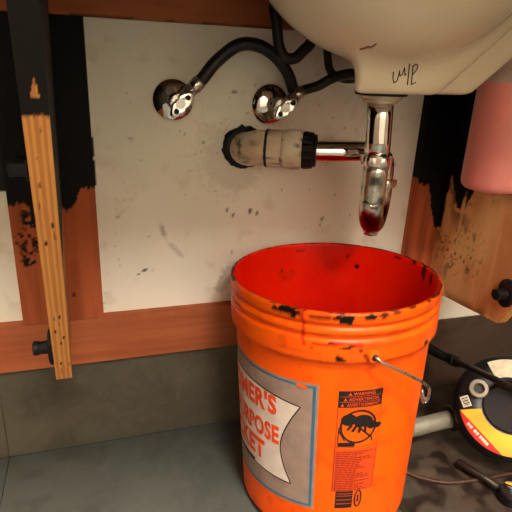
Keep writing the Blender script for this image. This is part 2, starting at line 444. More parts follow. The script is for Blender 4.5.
def cleat_r(P0, V):
    c = grain(V, 2, 51, lin(186, 98, 60), lin(150, 74, 44))
    def q(x, y): p = onY(x, y, -.019); return p[0], p[2]
    poly = [q(423, 60), q(423, 95), q(420, 140), q(417.5, 182), q(424, 186), q(429, 183), q(431, 208), q(434, 226), q(440, 230), q(444, 222), q(470, 215), q(500, 60)]
    jx = (fbm(V * (.3, 0, 1), 160, 3, 53) - .5) * .005; jz = (fbm(V * (1, 0, .2), 300, 3, 54) - .5) * .012
    m = inpoly(V[:, 0] + jx, V[:, 2] + jz, poly)
    def w(px, py, rx, ry, ang, s): p = onY(px, py, -.019); return (p[0], p[2], rx, ry, ang, s)
    m = np.maximum(m, spots(V, [w(438, 240, .006, .018, 0, .9), w(433, 258, .004, .006, 0, .7)]) * sstep(.4, .5, fbm(V, 150, 3, 55)))
    return mix(c, BLK, m)
cr = link('wooden_upright', box_mesh(.561, .6199, -.019, 0, .2610, .7115, front={'-y': .002, '-x': .003, '+x': .004}, colfn=cleat_r), 'wood')
tag(cr, 'narrow reddish wooden upright at the wall behind the drain trap, smeared with black paint', 'wooden board')

# sloping plywood side panels (profile in depth w and height h)
PZ0 = .276
def front_w(h): return .21 + (h - PZ0) * (.50 - .21) / (.80 - PZ0)
def ply_deform(xc, lean, w0=.0195):
    def f(V):
        # V: x thickness, y in [0,1] from back to front, z in [0,1]
        out = V.copy(); t = V[:, 1]; h01 = V[:, 2]
        bot = .255 + (PZ0 - .255) * t
        # front edge: depth depends on height
        z = bot + (.799 - bot) * h01
        zf = PZ0 + (.799 - PZ0) * h01
        wd = w0 + (front_w(zf) - w0) * t
        out[:, 1] = -wd; out[:, 2] = z; out[:, 0] = xc + V[:, 0] + lean * (wd - .21) + lean * .5 * (z - PZ0)
        return out
    return f
PLY1, PLY2 = lin(216, 154, 86), lin(176, 110, 56)
def ply_edge(P0, V, seed):
    u = (P0[:, 0] - P0[:, 0].min()) / (P0[:, 0].max() - P0[:, 0].min())
    g = fbm(np.stack([u * 5.0, V[:, 2] * 4, 0 * u], -1), 1.5, 3, seed)
    lay = np.floor(u * 7 + (g - .5) * .9).astype(int) % 2
    c = mix(PLY1, PLY2, .55 * lay + .45 * fbm(np.stack([u * 6, V[:, 2] * 30, 0 * u], -1), 1.3, 3, seed + 1))
    dk = fbm(np.stack([u * 14, V[:, 2] * 90, 0 * u], -1), 1., 2, seed + 2); c = mix(c, lin(90, 40, 18), .85 * sstep(.74, .82, dk))
    return c
def panel_left_col(P0, V):
    edge = P0[:, 1] > .999
    c = np.where(edge[:, None], ply_edge(P0, V, 61), grain(V, 2, 64, lin(196, 132, 72), lin(150, 88, 46)))
    ze = onX(32, 112, -.045)[2]
    zt = .619
    jag = (fbm(V * (1, .2, .2), 260, 2, 66) - .5) * .006
    tri = (V[:, 2] > zt + .014) & (V[:, 2] < zt + .027) & (np.abs(P0[:, 0] - .001) < .0030 * (1 - (V[:, 2] - zt - .014) / .013))
    me_ = sstep(-.001, .001, V[:, 2] - zt + jag) * (1 - tri)
    zf = .46 + (fbm(V * (0, 1, .2), 110, 3, 67) - .5) * .04
    mf = sstep(-.002, .002, V[:, 2] - zf)
    c = mix(c, lin(30, 27, 26), np.where(edge, me_, mf))
    nail = np.zeros(len(V))
    for zz, xx in [(.396, .002), (.372, -.004), (.35, .001), (.36, .004), (.31, -.002), (.52, .004), (.5, -.003)]:
        nail = np.maximum(nail, (1 - sstep(.5, 1, np.hypot((P0[:, 0] - xx) / .0015, (V[:, 2] - zz) / .004))) * edge)
    return mix(c, lin(36, 16, 8), nail)
def unit_box(t, n_t, n_y, n_z, colfn, deform):
    V = []; Fc = []; base = 0; n = (n_t, n_y, n_z); lo = (-t / 2, 0, 0); hi = (t / 2, 1, 1)
    for (u, v, k) in ((0, 2, 1), (1, 2, 0), (0, 1, 2)):
        for s in (0, 1):
            U, W = np.meshgrid(np.linspace(lo[u], hi[u], n[u] + 1), np.linspace(lo[v], hi[v], n[v] + 1), indexing='ij')
            Pp = np.zeros(U.shape + (3,)); Pp[..., u] = U; Pp[..., v] = W; Pp[..., k] = (lo, hi)[s][k]
            a, b = U.shape; idx = base + np.arange(a * b).reshape(a, b)
            q = np.stack([idx[:-1, :-1], idx[1:, :-1], idx[1:, 1:], idx[:-1, 1:]], -1).reshape(-1, 4)
            V.append(Pp.reshape(-1, 3)); Fc.append(q); base += a * b
    P0 = np.concatenate(V); V = deform(P0.copy()); me = mesh(V, np.concatenate(Fc)); setcol(me, colfn(P0, V))
    bm = bmesh.new(); bm.from_mesh(me); bmesh.ops.recalc_face_normals(bm, faces=bm.faces); bm.to_mesh(me); bm.free()
    return me
pl = thing('plywood_panel', 'plywood side panel seen edge-on, bare sloping front edge, black paint at its top', 'plywood panel', (-.058, -.2, .26))
link('panel', unit_box(.019, 16, 60, 240, panel_left_col, ply_deform(-.0535, .045)), 'wood', pl)

def panel_right_col(P0, V):
    edge = P0[:, 1] > .999
    c = grain(V, 2, 71, lin(236, 180, 122), lin(220, 156, 100))
    c = mix(c, lin(242, 202, 142), .6 * sstep(.5, .7, fbm(V, (10, 14, 7), 3, 72)))
    def q(x, y): p = onX(x, y, .62); return p[1], p[2]
    ctrl = np.array([q(x, y) for x, y in [(435, 226), (441, 228), (446, 200), (452, 176), (456, 204), (460, 211), (465, 208), (468, 186), (480, 180), (512, 178)]])
    o_ = np.argsort(ctrl[:, 0]); zb = np.interp(V[:, 1], ctrl[o_, 0], ctrl[o_, 1]); zb = zb + (fbm(V * (0, 1, .2), 220, 3, 73) - .5) * .02
    m = sstep(-.0015, .0015, V[:, 2] - zb)
    c = mix(c, BLK, m)
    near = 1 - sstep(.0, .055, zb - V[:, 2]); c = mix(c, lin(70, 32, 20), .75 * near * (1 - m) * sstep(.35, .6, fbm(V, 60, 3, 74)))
    cy, cz = q(458, 250)
    d = np.hypot((V[:, 1] - cy) / .07, (V[:, 2] - cz) / .06)
    sp = sstep(.63, .69, fbm(V * (0, 1, .7), 190, 2, 75)) * (1 - sstep(.4, 1.2, d)); c = mix(c, lin(48, 20, 12), .85 * sp)
    sp2 = sstep(.6, .72, fbm(V * (0, 1, .5), 45, 3, 77)) * (1 - sstep(.3, 1.6, d)); c = mix(c, lin(92, 46, 26), .7 * sp2)
    low = 1 - sstep(0, .02, V[:, 2] - (.255 + (PZ0 - .255) * P0[:, 1])); c = mix(c, lin(96, 40, 22), .6 * low * sstep(.35, .6, fbm(V, 50, 3, 79)))
    return np.where(edge[:, None], mix(ply_edge(P0, V, 81), BLK, m), c)
pr = thing('plywood_panel', 'plywood side panel with its stained inner face showing, below and behind the pink bottle', 'plywood panel', (.63, -.2, .26))
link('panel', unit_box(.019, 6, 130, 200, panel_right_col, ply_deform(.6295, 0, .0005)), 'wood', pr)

def fitting(parent, base, sx):
    """black plate with a round stud, on the panel face; sx = direction it sticks out"""
    x, y, z = base
    plate = lathe_vf([(0, -.001), (.0195, -.001), (.0205, .0), (.020, .004), (.018, .0055), (0, .0055)], 28, base, (sx, 0, 0), rfn=lambda a, h: 1 - .18 * np.cos(2 * a))
    o = link('bracket_plate', mesh(*plate), 'black_rubber', parent, True); sharp(o.data)
    st = lathe_vf([(.0095, .004), (.0085, .007), (.008, .016), (.0092, .017), (.0092, .0225), (.008, .0235), (0, .0235)], 24, base, (sx, 0, 0))
    o2 = link('stud', mesh(*st), 'black_rubber', parent, True); sharp(o2.data)
    return o
fitting(pl, (-.0632, -.2, .3185), -1)
bkp = onY(24, 166, -.20)
bra = link('corner_bracket', mesh(*joinvf([boxvf((-.0745, -.21, .548), (.020, .05, .014)), boxvf((-.0655, -.21, .548), (.003, .06, .022))])), 'black_rubber', pl); bevelobj(bra, .0015)
fitting(pr, (.62, -.216, .333), -1)

# counter slab with the oval cut-out for the basin
SX, SY = .330, -.245
A_, B_, C_ = .182, .152, .172
def countertop():
    bm = bmesh.new(); n = 64; rings = []
    xs0, xs1, ys0, ys1 = -.30, .97, -.535, -.0005
    for z in (.80, .832):
        inner = []; outer = []
        for k in range(n):
            a = 2 * math.pi * k / n; c, s = math.cos(a), math.sin(a)
            inner.append(bm.verts.new((SX + (A_ + .004) * c, SY + (B_ + .004) * s, z)))
            t = min((xs1 - SX) / c if c > 1e-6 else ((xs0 - SX) / c if c < -1e-6 else 9), (ys1 - SY) / s if s > 1e-6 else ((ys0 - SY) / s if s < -1e-6 else 9))
            outer.append(bm.verts.new((SX + t * c, SY + t * s, z)))
        rings.append((inner, outer))
    for k in range(n):
        j = (k + 1) % n; (i0, o0), (i1, o1) = rings
        bm.faces.new((i0[k], i0[j], o0[j], o0[k])); bm.faces.new((i1[k], o1[k], o1[j], i1[j]))
        bm.faces.new((i0[k], i1[k], i1[j], i0[j])); bm.faces.new((o0[k], o0[j], o1[j], o1[k]))
    me = bpy.data.meshes.new('counter'); bmesh.ops.recalc_face_normals(bm, faces=bm.faces); bm.to_mesh(me); bm.free(); return me
tag(link('countertop', countertop(), 'counter_laminate'), 'brown wooden countertop slab holding the sink', 'countertop')

# ------------------------------------------------------------------ sink
MATS['soap_bottle'].node_tree.nodes['Principled BSDF'].inputs['Coat Weight'].default_value = .3
def smin(a, b, k): h = np.clip(.5 + .5 * (b - a) / k, 0, 1); return b * (1 - h) + a * h - k * h * (1 - h)
def smax(a, b, k): return -smin(-a, -b, k)
ZB = .634
def sink_sdf(x, y, z):
    def ell(g):
        k = np.sqrt(((x - SX) / (A_ - g)) ** 2 + ((y - SY) / (B_ - g)) ** 2 + ((z - .838) / (C_ - g)) ** 2) ; return (k - 1) * .155
    bowl = ell(0)
    def lump(xl, xr, y0, y1, sl=1.0):
        d = smax((xl + .56 * (y - y0) - x) * .87, ((x - xr) - sl * (z - ZB)) / math.sqrt(1 + sl * sl), .012)
        d = smax(d, smax(y0 - y - .25 * (z - ZB), y - y1, .02), .014); d = smax(d, ZB - z, .006); return smax(d, z - .725, .01)
    l1 = lump(.286, .404, -.262, -.165, .95); l2 = lump(.33, .473, -.233, -.200, 1.0)
    d = smin(l1, l2, .005); d = smin(bowl, d, .02)
    rim = np.sqrt(((x - SX) / (A_ + .028)) ** 2 + ((y - SY) / (B_ + .028)) ** 2) - 1; rim = smax(rim * .18, np.abs(z - .839) - .0065, .006)
    d = smax(d, z - .836, .004); d = np.minimum(d, rim)
    hole = np.maximum(ell(.011), -9); d = smax(d, -hole, .006)
    drain = np.hypot(x - .363, y + .19) - .016
    return np.maximum(d, -drain)
V, Fq = surface_nets(sink_sdf, (SX - .225, SY - .20, .62), (SX + .29, SY + .20, .86), .0045)
nrm_s = fbm(V, 7, 3, 91)
csink = mix(lin(232, 216, 186), lin(220, 202, 170), sstep(.4, .65, nrm_s))
ssink = mesh(V, Fq, col=csink)
sink = thing('sink', 'white porcelain basin overhead with a squared drain boss under its bowl', 'sink', (SX, SY, ZB))
bs = link('bowl', ssink, 'porcelain', sink, True)
def hit_sink(px, py):
    v = ray(px, py); v = v / np.linalg.norm(v); t = .25
    for _ in range(400):
        p = CAM + v * t; dd = float(sink_sdf(np.array(p[0]), np.array(p[1]), np.array(p[2])))
        if dd < .0004: return p - v * .0006
        t += max(dd * .5, .0004)
    return CAM + v * .6
def stroke(pts, r=.00055):
    P = []
    for (x0, y0), (x1, y1) in zip(pts[:-1], pts[1:]):
        for t in np.linspace(0, 1, 5)[:-1]: P.append(hit_sink(x0 + (x1 - x0) * t, y0 + (y1 - y0) * t))
    P.append(hit_sink(*pts[-1])); return tube_vf(np.array(P), r, 6)
mk = [stroke([(393.5, 72), (393, 78), (394, 83), (397, 81), (399.5, 72)]), stroke([(399.5, 70.5), (400, 76), (402, 75), (404.5, 67.5), (405, 75.5), (406, 74)]),
      stroke([(409.5, 64), (407.5, 85)]), stroke([(413, 66), (411.5, 84)]), stroke([(412.5, 67), (416, 64), (418.2, 65.5), (416.5, 70), (412.5, 75)]), stroke([(410.8, 84.5), (413, 84), (416, 82)])]
link('marker_writing', mesh(*joinvf(mk)), 'marker', sink)
sm = [stroke([(360, 49.5), (366, 48), (369, 46.5)], .0011), stroke([(369.5, 48), (374, 46), (376, 44)], .0009)]
link('scuff_mark', mesh(*joinvf(sm)), mat('scuff', lin(150, 112, 84), .7), sink)

# ------------------------------------------------------------------ drain trap
TX, TY = .364, -.19
trap = thing('drain_trap', 'chrome drain trap under the sink hanging over the bucket, red drips at its base', 'drain trap', (TX, TY, .43))
lathe('gasket', [(.0, 0), (.034, 0), (.0345, -.0015), (.0335, -.0052), (.0, -.0052)], 'black_rubber', trap, 44, (TX, TY, ZB + .0008))
lathe('drain_flange', [(.0, -.0044), (.0285, -.0044), (.029, -.006), (.0275, -.0095), (.0240, -.0105), (.0225, -.0145), (.0175, -.0150), (0, -.0150)], 'flange_metal', trap, 44, (TX, TY, ZB + .0008))
dn = np.array([.372 - TX, 0, 0])
def tailp(z): return np.array([TX + (.632 - z) * .060, TY, z])
tube('tailpiece', [tailp(.625), tailp(.60), tailp(.57), tailp(.545)], .0172, 'chrome', trap, 40)
def nut(name, p, axis, r, h, m, parent, lobes=8, amp=.07):
    prof = [(r * .8, -h * .5), (r * .98, -h * .46), (r, -h * .2), (r, h * .2), (r * .98, h * .42), (r * .82, h * .5), (r * .76, h * .5)]
    return lathe(name, prof, m, parent, 64, p, axis, rfn=lambda a, hh: 1 + amp * np.cos(lobes * a) * (np.abs(hh) < h * .45))
nut('slip_nut', tailp(.545), (0, 0, 1), .0215, .0125, 'chrome', trap, 6, .05)
near = tailp(.538); far = np.array([near[0] + .0510, near[1] + .064, .497])
lo = .4475
jp = [near + (0, 0, 0), near - (0, 0, .03), near - (-.001, 0, .055)]
hd = far - near; hd[2] = 0; rad = np.linalg.norm(hd) / 2; hd /= np.linalg.norm(hd)
cc = near + hd * rad; cc[2] = lo + rad
for a in np.linspace(0, math.pi, 15): jp.append(cc - hd * rad * math.cos(a) - np.array([0, 0, rad * math.sin(a)]))
jp.append(np.array([far[0], far[1], .50]))
jp = np.array(jp); keep = [0]
for i in range(1, len(jp)):
    if np.linalg.norm(jp[i] - jp[keep[-1]]) > .004: keep.append(i)
jp = smooth_path(jp[keep], 4)
V, Fq = tube_vf(jp, .0172, 32)
cj = np.tile(lin(226, 222, 212), (len(V), 1)); blt = fbm(V, 85, 3, 95)
cj = mix(cj, lin(40, 30, 26), .85 * sstep(.56, .66, blt) * (V[:, 2] < .53) * (V[:, 2] > .46))
redm = sstep(.476, .466, V[:, 2] + (fbm(V, 90, 3, 96) - .5) * .02); cj = mix(cj, lin(110, 24, 16), redm)
link('trap_bend', mesh(V, Fq, col=cj), 'chrome_spotty', trap, True)
pb = cc - np.array([0, 0, rad]) - hd * rad * .35
lathe('cleanout_plug', [(.0, -.0205), (.0098, -.0205), (.0105, -.0195), (.0105, -.0165), (.0118, -.0155), (.0118, -.009), (0, -.009)], 'dull_chrome', trap, 24, pb + np.array([0, 0, .004]), (0, 0, 1))
nut('swivel_nut', np.array([far[0], far[1], .500]), (0, 0, 1), .0215, .0125, 'chrome', trap, 6, .05)
# wall arm from the far leg back to the white pipe
HOLE = onY(243, 147, 0)
S1 = onY(252, 147, -.040); S2 = onY(317, 151, -.085)
top_ = np.array([far[0], far[1], .535])
adir = S2 - top_; 
arm = smooth_path([np.array([far[0], far[1], .50]), np.array([far[0], far[1], .518]), top_ + np.array([-.004, .002, .0]), onY(367, 152, -.108), S2 * .5 + onY(367, 152, -.108) * .5, S2, S2 + (S1 - S2) * .25], 10)
tube('trap_arm', arm, .0160, 'chrome', trap, 36)

pipe = thing('drain_pipe', 'stained white plastic pipe coming out of the wall to meet the chrome trap', 'pipe', (HOLE[0], 0, HOLE[2]))
ax_ = S1 - S2; ax_ /= np.linalg.norm(ax_)
def at_px(px): # point on the axis of the horizontal run above this pixel column
    t = np.linspace(-.3, 1.4, 1200); Q = S1 + (S2 - S1) * t[:, None]; c = (Q - CAM) @ ROT; x = 256 + FPX * c[:, 0] / c[:, 2]; return Q[np.argmin(abs(x - px))]
def pvc_col(V, seed):
    c = mix(lin(218, 204, 178), lin(200, 178, 146), sstep(.4, .65, fbm(V, 40, 3, seed))); c = mix(c, lin(120, 92, 62), .6 * sstep(.58, .7, fbm(V, 90, 3, seed + 1)))
    return mix(c, lin(40, 16, 12), .9 * sstep(.70, .76, fbm(V, 120, 2, seed + 2)))
def pvc(name, V, F, seed):
    o = link(name, mesh(V, F, col=pvc_col(np.asarray(V), seed)), 'pvc', pipe, True); sharp(o.data, 40); return o
el = smooth_path([np.array([HOLE[0], .06, HOLE[2]]), np.array([HOLE[0], .0, HOLE[2]]), np.array([HOLE[0] + .004, -.022, HOLE[2]]), at_px(258), at_px(266), at_px(270)], 8)
V, F_ = tube_vf(el, np.linspace(.0265, .0262, len(el)), 36); pvc('elbow', V, F_, 101)
def axl(name, x0, x1, prof, m=None, seed=0, rfn=None):
    a, b = at_px(x0), at_px(x1); L_ = np.linalg.norm(b - a); pr_ = [(r, h * L_) for r, h in prof]
    V, F_ = lathe_vf(pr_, 64, a, b - a, rfn)
    if m is None: return pvc(name, V, F_, seed)
    o = link(name, mesh(V, F_), m, pipe, True); sharp(o.data, 30); return o
axl('hub', 265, 283, [(.024, 0), (.0276, .02), (.0284, .1), (.0284, .85), (.0275, .95), (.025, 1)], seed=110)
axl('cement_ring', 265.5, 269, [(.0265, 0), (.0290, .2), (.0290, .8), (.0265, 1)], 'black_rubber')
axl('union', 281, 303, [(.022, 0), (.0265, .05), (.0298, .22), (.0304, .55), (.0298, .82), (.026, .97), (.02, 1)], seed=120)
axl('slip_nut', 302, 317, [(.018, 0), (.0262, .05), (.027, .2), (.027, .72), (.0245, .8), (.0245, .95), (.018, 1)], 'black_rubber', rfn=lambda a, h: 1 + .05 * np.sign(np.cos(18 * a)) * (h < .016))
# ragged black sealant around the hole
nA = 72; seal = []
a_ = np.linspace(0, 2 * np.pi, nA, endpoint=False)
def ragged(a, h): return 1 + .14 * (fbm(np.stack([np.cos(a) * 3, np.sin(a) * 3, 0 * a + 4], -1), 2.2, 3, 5) - .5) * 2
V, F_ = lathe_vf([(.025, 0), (.0345, .0), (.0345, .004), (.0330, .010), (.0290, .013), (.025, .013)], nA, (HOLE[0], 0.0, HOLE[2]), (0, -1, 0), ragged)
o = link('sealant_ring', mesh(V, F_), 'black_rubber', pipe, True)

# ------------------------------------------------------------------ shutoff valves and hoses
def valve(name, label, cx, cz, out, rot, part2=None):
    t = thing(name, label, 'valve', (cx, 0, cz), 'shutoff valves on the wall')
    c = np.array([cx, 0, cz])
    lathe('escutcheon', [(.0315, 0), (.033, .0012), (.0328, .003), (.031, .0062), (.026, .0102), (.019, .0130), (.0125, .0142), (.0105, .0150), (.0105, .0165), (0, .0165)], 'chrome', t, 56, c, (0, -1, 0), angle=50)
    tube('stub_pipe', [c + (0, -.012, 0), c + (0, -.034, 0)], .0082, 'chrome', t, 24)
    lathe('valve_body', [(.009, 0), (.0128, .001), (.0128, .009), (.0112, .011), (.0112, .026), (.0125, .027), (.0125, .033), (.0075, .034), (.0065, .044), (0, .044)], 'dull_chrome', t, 32, c + (0, -.030, 0), (0, -1, 0))
    # oval lobed handle facing the room
    hc = c + np.array([.002, -.073, -.001])
    bm = bmesh.new(); n = 48; R0 = []
    prof = [(.86, 0), (1, .0018), (1, .0062), (.86, .0082), (.55, .0072), (0.001, .0072)]
    for (k, h) in prof:
        row = []
        for i in range(n):
            a = 2 * math.pi * i / n; rr = (.0148 + .0052 * math.cos(2 * a) + .0012 * math.cos(6 * a)) * k
            u, v_ = rr * math.cos(a) * 1.08, rr * math.sin(a) * .95; ca, sa = math.cos(rot), math.sin(rot)
            row.append(bm.verts.new((hc[0] + u * ca - v_ * sa, hc[1] + .008 - h, hc[2] + u * sa + v_ * ca)))
        R0.append(row)
    for r0, r1 in zip(R0[:-1], R0[1:]):
        for i in range(n): bm.faces.new((r0[i], r0[(i + 1) % n], r1[(i + 1) % n], r1[i]))
    bm.faces.new(R0[0][::-1]); me = bpy.data.meshes.new('h'); bmesh.ops.remove_doubles(bm, verts=bm.verts, dist=1e-4); bmesh.ops.recalc_face_normals(bm, faces=bm.faces); bm.to_mesh(me); bm.free()
    h = link('handle', me, 'chrome', t, True)
    for s in (-1, 0, 1):
        q = hc + np.array([math.cos(rot) *   .0125 * s, .0002, math.sin(rot) * .0125 * s])
        lathe('screw' if s == 0 else 'finger_hole', [(0, 0), (.0038, 0), (.0038, .0012), (0, .0012)], 'black_paint', h, 16, q + np.array([0, .0006, 0]), (0, -1, 0))
    # angled outlet with nut
    b0 = c + np.array([0, -.050, 0]); o_ = np.array(out, float); o_ /= np.linalg.norm(o_)
    tube('outlet', [b0, b0 + o_ * .020], .0078, 'dull_chrome', t, 24)
    nut('compression_nut', b0 + o_ * .0225, o_, .0098, .011, 'dull_chrome', t, 6, .06)
    return b0 + o_ * .028, o_

E1 = onY(173, 100, 0); E2 = onY(270, 104, 0)
e1, d1 = valve('shutoff_valve', 'chrome shutoff valve on a round wall plate, farther from the white drain pipe', E1[0], E1[2], (.72, -.05, .70), .85)
e2, d2 = valve('shutoff_valve', 'chrome shutoff valve on a round wall plate just above the white drain pipe', E2[0], E2[2], (.62, .02, .42), .7)

def braid(i, a): return .05 * np.sign(np.sin(6 * a + i * .9)) * 0 + .035 * np.cos(8 * a)
def hose(name, label, pts, r=.0078, ends=()):
    t = thing(name, label, 'hose', tuple(pts[0]), 'black supply hoses under the sink')
    p = smooth_path(pts, 10); tube('hose', p, r, 'hose_braid', t, 16, ripple=braid)
    for e in ends:
        if e == 0: a, b = p[0], p[5]
        else: a, b = p[-1], p[-6]
        dd = (b - a) / np.linalg.norm(b - a)
        tube('ferrule', [a - dd * .002, a + dd * .003, a + dd * .014, a + dd * .016], [r * .9, r * 1.18, r * 1.18, r * 1.02], 'dull_chrome', t, 20)
    return t
hose('supply_hose', 'thick black braided hose arching from the farther shutoff valve over to the nearer one',
     [e1, e1 + d1 * .02, onY(216, 62, -.055), onY(238, 45.5, -.06), onY(258, 45.5, -.06), onY(275, 56, -.055), onY(287, 72, -.048), onY(292.5, 88, -.04), onY(294, 98, -.036)], .0088, (0,))
hose('supply_hose', 'black braided hose curving from the nearer shutoff valve across to the sink boss',
     [e2, e2 + d2 * .015, onY(318, 86, -.06), onY(332, 78.5, -.07), onY(348, 74, -.085), onY(366, 72, -.085), onY(372, 45, -.07), onY(372, 5, -.06), np.array([.40, -.055, .795])], .0074, (0,))
hose('faucet_hose', 'black hose dropping beside the bowl and looping back up in a U',
     [np.array([.272, -.062, .798]), onY(275, 0, -.062), onY(277, 25, -.065), onY(279, 45, -.065), onY(285, 57, -.068), onY(295, 58, -.07), onY(304, 50, -.072), onY(311, 42, -.072), onY(317, 20, -.07), np.array([.332, -.066, .798])], .0078)
hose('faucet_hose', 'short black hose end hanging behind the bowl above the curving supply hose',
     [np.array([.352, -.036, .798]), onY(326, 20, -.038), onY(327.5, 55, -.04), onY(330, 70, -.042), onY(338, 77, -.045), onY(352, 79, -.048), onY(368, 70, -.05), onY(374, 30, -.045), np.array([.415, -.042, .798])], .0062)

# ------------------------------------------------------------------ pink soap bottle under the counter
BX, BY, BZ = .566, -.192, .499
sb = thing('soap_bottle', 'pink liquid soap bottle hanging under the counter beside the sink', 'bottle', (BX, BY, BZ))
R_ = .043
lathe('bottle', [(0, .0), (.030, .0), (R_ - .006, .0015), (R_ - .0015, .006), (R_, .013), (R_, .152)], 'soap_bottle', sb, 56, (BX, BY, BZ))
lathe('bottle_neck', [(R_, .152), (R_ - .001, .158), (R_ - .006, .168), (.026, .182), (.0155, .190), (.0145, .3008), (0, .3008)], 'soap_bottle_clear', sb, 56, (BX, BY, BZ))

# ------------------------------------------------------------------ bucket
KX, KY = .3345, -.1815
from mathutils import Quaternion
_tv = Vector((-.0517, -.0170, 0)); KR = Quaternion(_tv.normalized(), _tv.length).to_matrix()
KRn = np.array(KR); KC = np.array([KX, KY, .18 + .0079]); K0 = np.array([KX, KY, .18])
KCAM = KRn.T @ (CAM - KC) + K0            # the camera seen from the upright bucket
PHI0 = math.atan2(KCAM[1] - KY, KCAM[0] - KX)
bk = thing('bucket', 'orange plastic bucket with its inside coloured red for bounced light and black paint on its rim', 'bucket', (KX, KY, 0))
def r_body(z): return .1335 + z * (.143 - .132) / .27
prof = [(.0, .004), (.121, .004), (.123, .0), (.130, .0), (.134, .004)]
prof += [(r_body(z), z) for z in np.linspace(.012, .297, 34)]
prof += [(.1475, .2885), (.1505, .2905), (.1512, .295), (.1515, .306), (.1512, .3185), (.1490, .3215), (.1468, .3230), (.1468, .3262), (.1490, .3280), (.1514, .3300), (.1518, .3345), (.1505, .3380), (.1480, .3398),
         (.1478, .3430), (.1490, .3440), (.1512, .3460), (.1520, .352), (.1524, .3600), (.1526, .3640), (.1518, .3675), (.1496, .3692), (.1472, .3688), (.1458, .3665), (.1455, .36)]
prof += [(r_body(z) - .0026 + .0012 * (z / .36), z) for z in np.linspace(.35, .016, 34)]
prof += [(.128, .010), (.10, .0085), (.05, .0085), (.0, .0085)]
def dens(pf, step=.003):
    out = [pf[0]]
    for a, b in zip(pf[:-1], pf[1:]):
        L_ = math.hypot(b[0] - a[0], b[1] - a[1]); k = max(1, int(L_ / step))
        for i in range(1, k + 1): out.append((a[0] + (b[0] - a[0]) * i / k, a[1] + (b[1] - a[1]) * i / k))
    return out
ic = [i for i, p in enumerate(prof) if abs(p[1] - .2885) < 1e-9][0]
prof = [((r + .0018) if ic <= i < ic + 24 else r, float(np.interp(z, [.2885, .3246, .3414, .3692], [.299, .3347, .3507, .3692])) if ic <= i < ic + 24 else z) for i, (r, z) in enumerate(prof)]
pf = dens(prof); SEG = 480
V, F_ = lathe_vf(pf, SEG, (KX, KY, 0))
rad_ = np.hypot(V[:, 0] - KX, V[:, 1] - KY); ph = np.angle(np.exp(1j * (np.arctan2(V[:, 1] - KY, V[:, 0] - KX) - PHI0)))
pidx = np.repeat(np.arange(len(pf)), SEG); hz = np.array([p[1] for p in pf]); itop = int(np.argmax(hz)); inner = pidx > itop
OR1 = lin(244, 92, 0)
c = np.tile(OR1, (len(V), 1)); n1 = fbm(V, 14, 4, 131); c = mix(c, lin(234, 76, 0), .6 * sstep(.4, .7, n1)); c = mix(c, lin(196, 52, 0), .4 * sstep(.6, .75, fbm(V, 60, 3, 132)))
c = np.where(inner[:, None], mix(lin(240, 30, 0), lin(232, 22, 0), sstep(.4, .6, fbm(V, 10, 3, 133))), c)  # inside coloured redder, for orange light bouncing between the bucket walls
# black paint along the lip
def bpx(x, y, r=.1555, far=False):
    v = KRn.T @ ray(x, y); o_x, o_y = KCAM[0] - KX, KCAM[1] - KY
    a = v[0] ** 2 + v[1] ** 2; b = o_x * v[0] + o_y * v[1]; q = max(b * b - a * (o_x ** 2 + o_y ** 2 - r * r), 0)
    t = (-b + (1 if far else -1) * math.sqrt(q)) / a; p = KCAM + v * t
    return math.remainder(math.atan2(p[1] - KY, p[0] - KX) - PHI0, 2 * math.pi), p[2]
nl = fbm(np.stack([ph * 9, V[:, 2] * 120, inner * 3.], -1), 1.0, 4, 134)
lip = np.exp(-((V[:, 2] - .369) / .0026) ** 2)
blk = sstep(.52, .58, lip * (.14 + .80 * nl)) * (rad_ < .1545) 
def bsp(items):
    m = np.zeros(len(V)); nz = (fbm(V, 120, 3, 136) - .5)
    for (px_, py_, rp, rz, inn, s) in items:
        if not inn and py_ < 320: py_ += 4; rz *= 1.25
        p0, z0 = bpx(px_, py_, .149 if inn else .1555, inn)
        dp = np.angle(np.exp(1j * (ph - p0)))
        e = np.hypot(dp * .15 / rp, (V[:, 2] - z0) / rz) + nz * 1.3
        m = np.maximum(m, s * (1 - sstep(.8, 1.0, e)) * (inner == inn) * (np.abs(dp) < .6))
    return m
blk = np.maximum(blk, bsp([(274, 304, .006, .004, 0, 1), (283, 306, .010, .005, 0, 1), (291, 309, .007, .005, 0, 1), (297, 310, .004, .003, 0, .9), (343, 317, .009, .004, 0, 1), (350, 317.5, .005, .006, 0, 1), (338, 315, .006, .003, 0, 1),
    (372, 314, .008, .004, 0, 1), (384, 312, .008, .003, 0, .9), (320, 314.5, .014, .002, 0, .8), (398, 309, .007, .003, 0, .8), (415, 302, .006, .004, 0, .9), (432, 294, .006, .006, 0, 1), (440, 287, .006, .008, 0, 1), (444, 279, .006, .007, 0, 1),
    (342, 362, .0062, .0052, 0, 1), (338, 359, .004, .004, 0, 1), (336, 345, .014, .0022, 0, 1), (352, 347, .006, .0025, 0, .9), (346, 350, .008, .0022, 0, 1), (362, 352, .003, .003, 0, .9), (366, 357, .0025, .004, 0, .8), (371, 358, .004, .003, 0, .7),
    (434, 340, .0045, .004, 0, 1), (428, 344, .005, .0045, 0, 1), (357, 266, .0045, .0055, 1, 1), (281, 270, .0035, .003, 1, .8), (283, 277, .0025, .003, 1, .5), (348, 256, .003, .003, 1, .7), (425, 272, .006, .012, 1, .9), (432, 280, .005, .010, 1, .9), (415, 262, .006, .005, 1, .9), (300, 250, .01, .002, 1, .6), (398, 257, .008, .003, 1, .8)]))
c = mix(c, (.003, .002, .002), blk)
dark = bsp([(285, 275, .02, .012, 1, .3), (390, 345, .05, .004, 0, .35), (400, 333, .04, .003, 0, .3), (300, 352, .03, .003, 0, .25), (280, 335, .03, .002, 0, .3)]); c = mix(c, lin(150, 44, 6), dark)
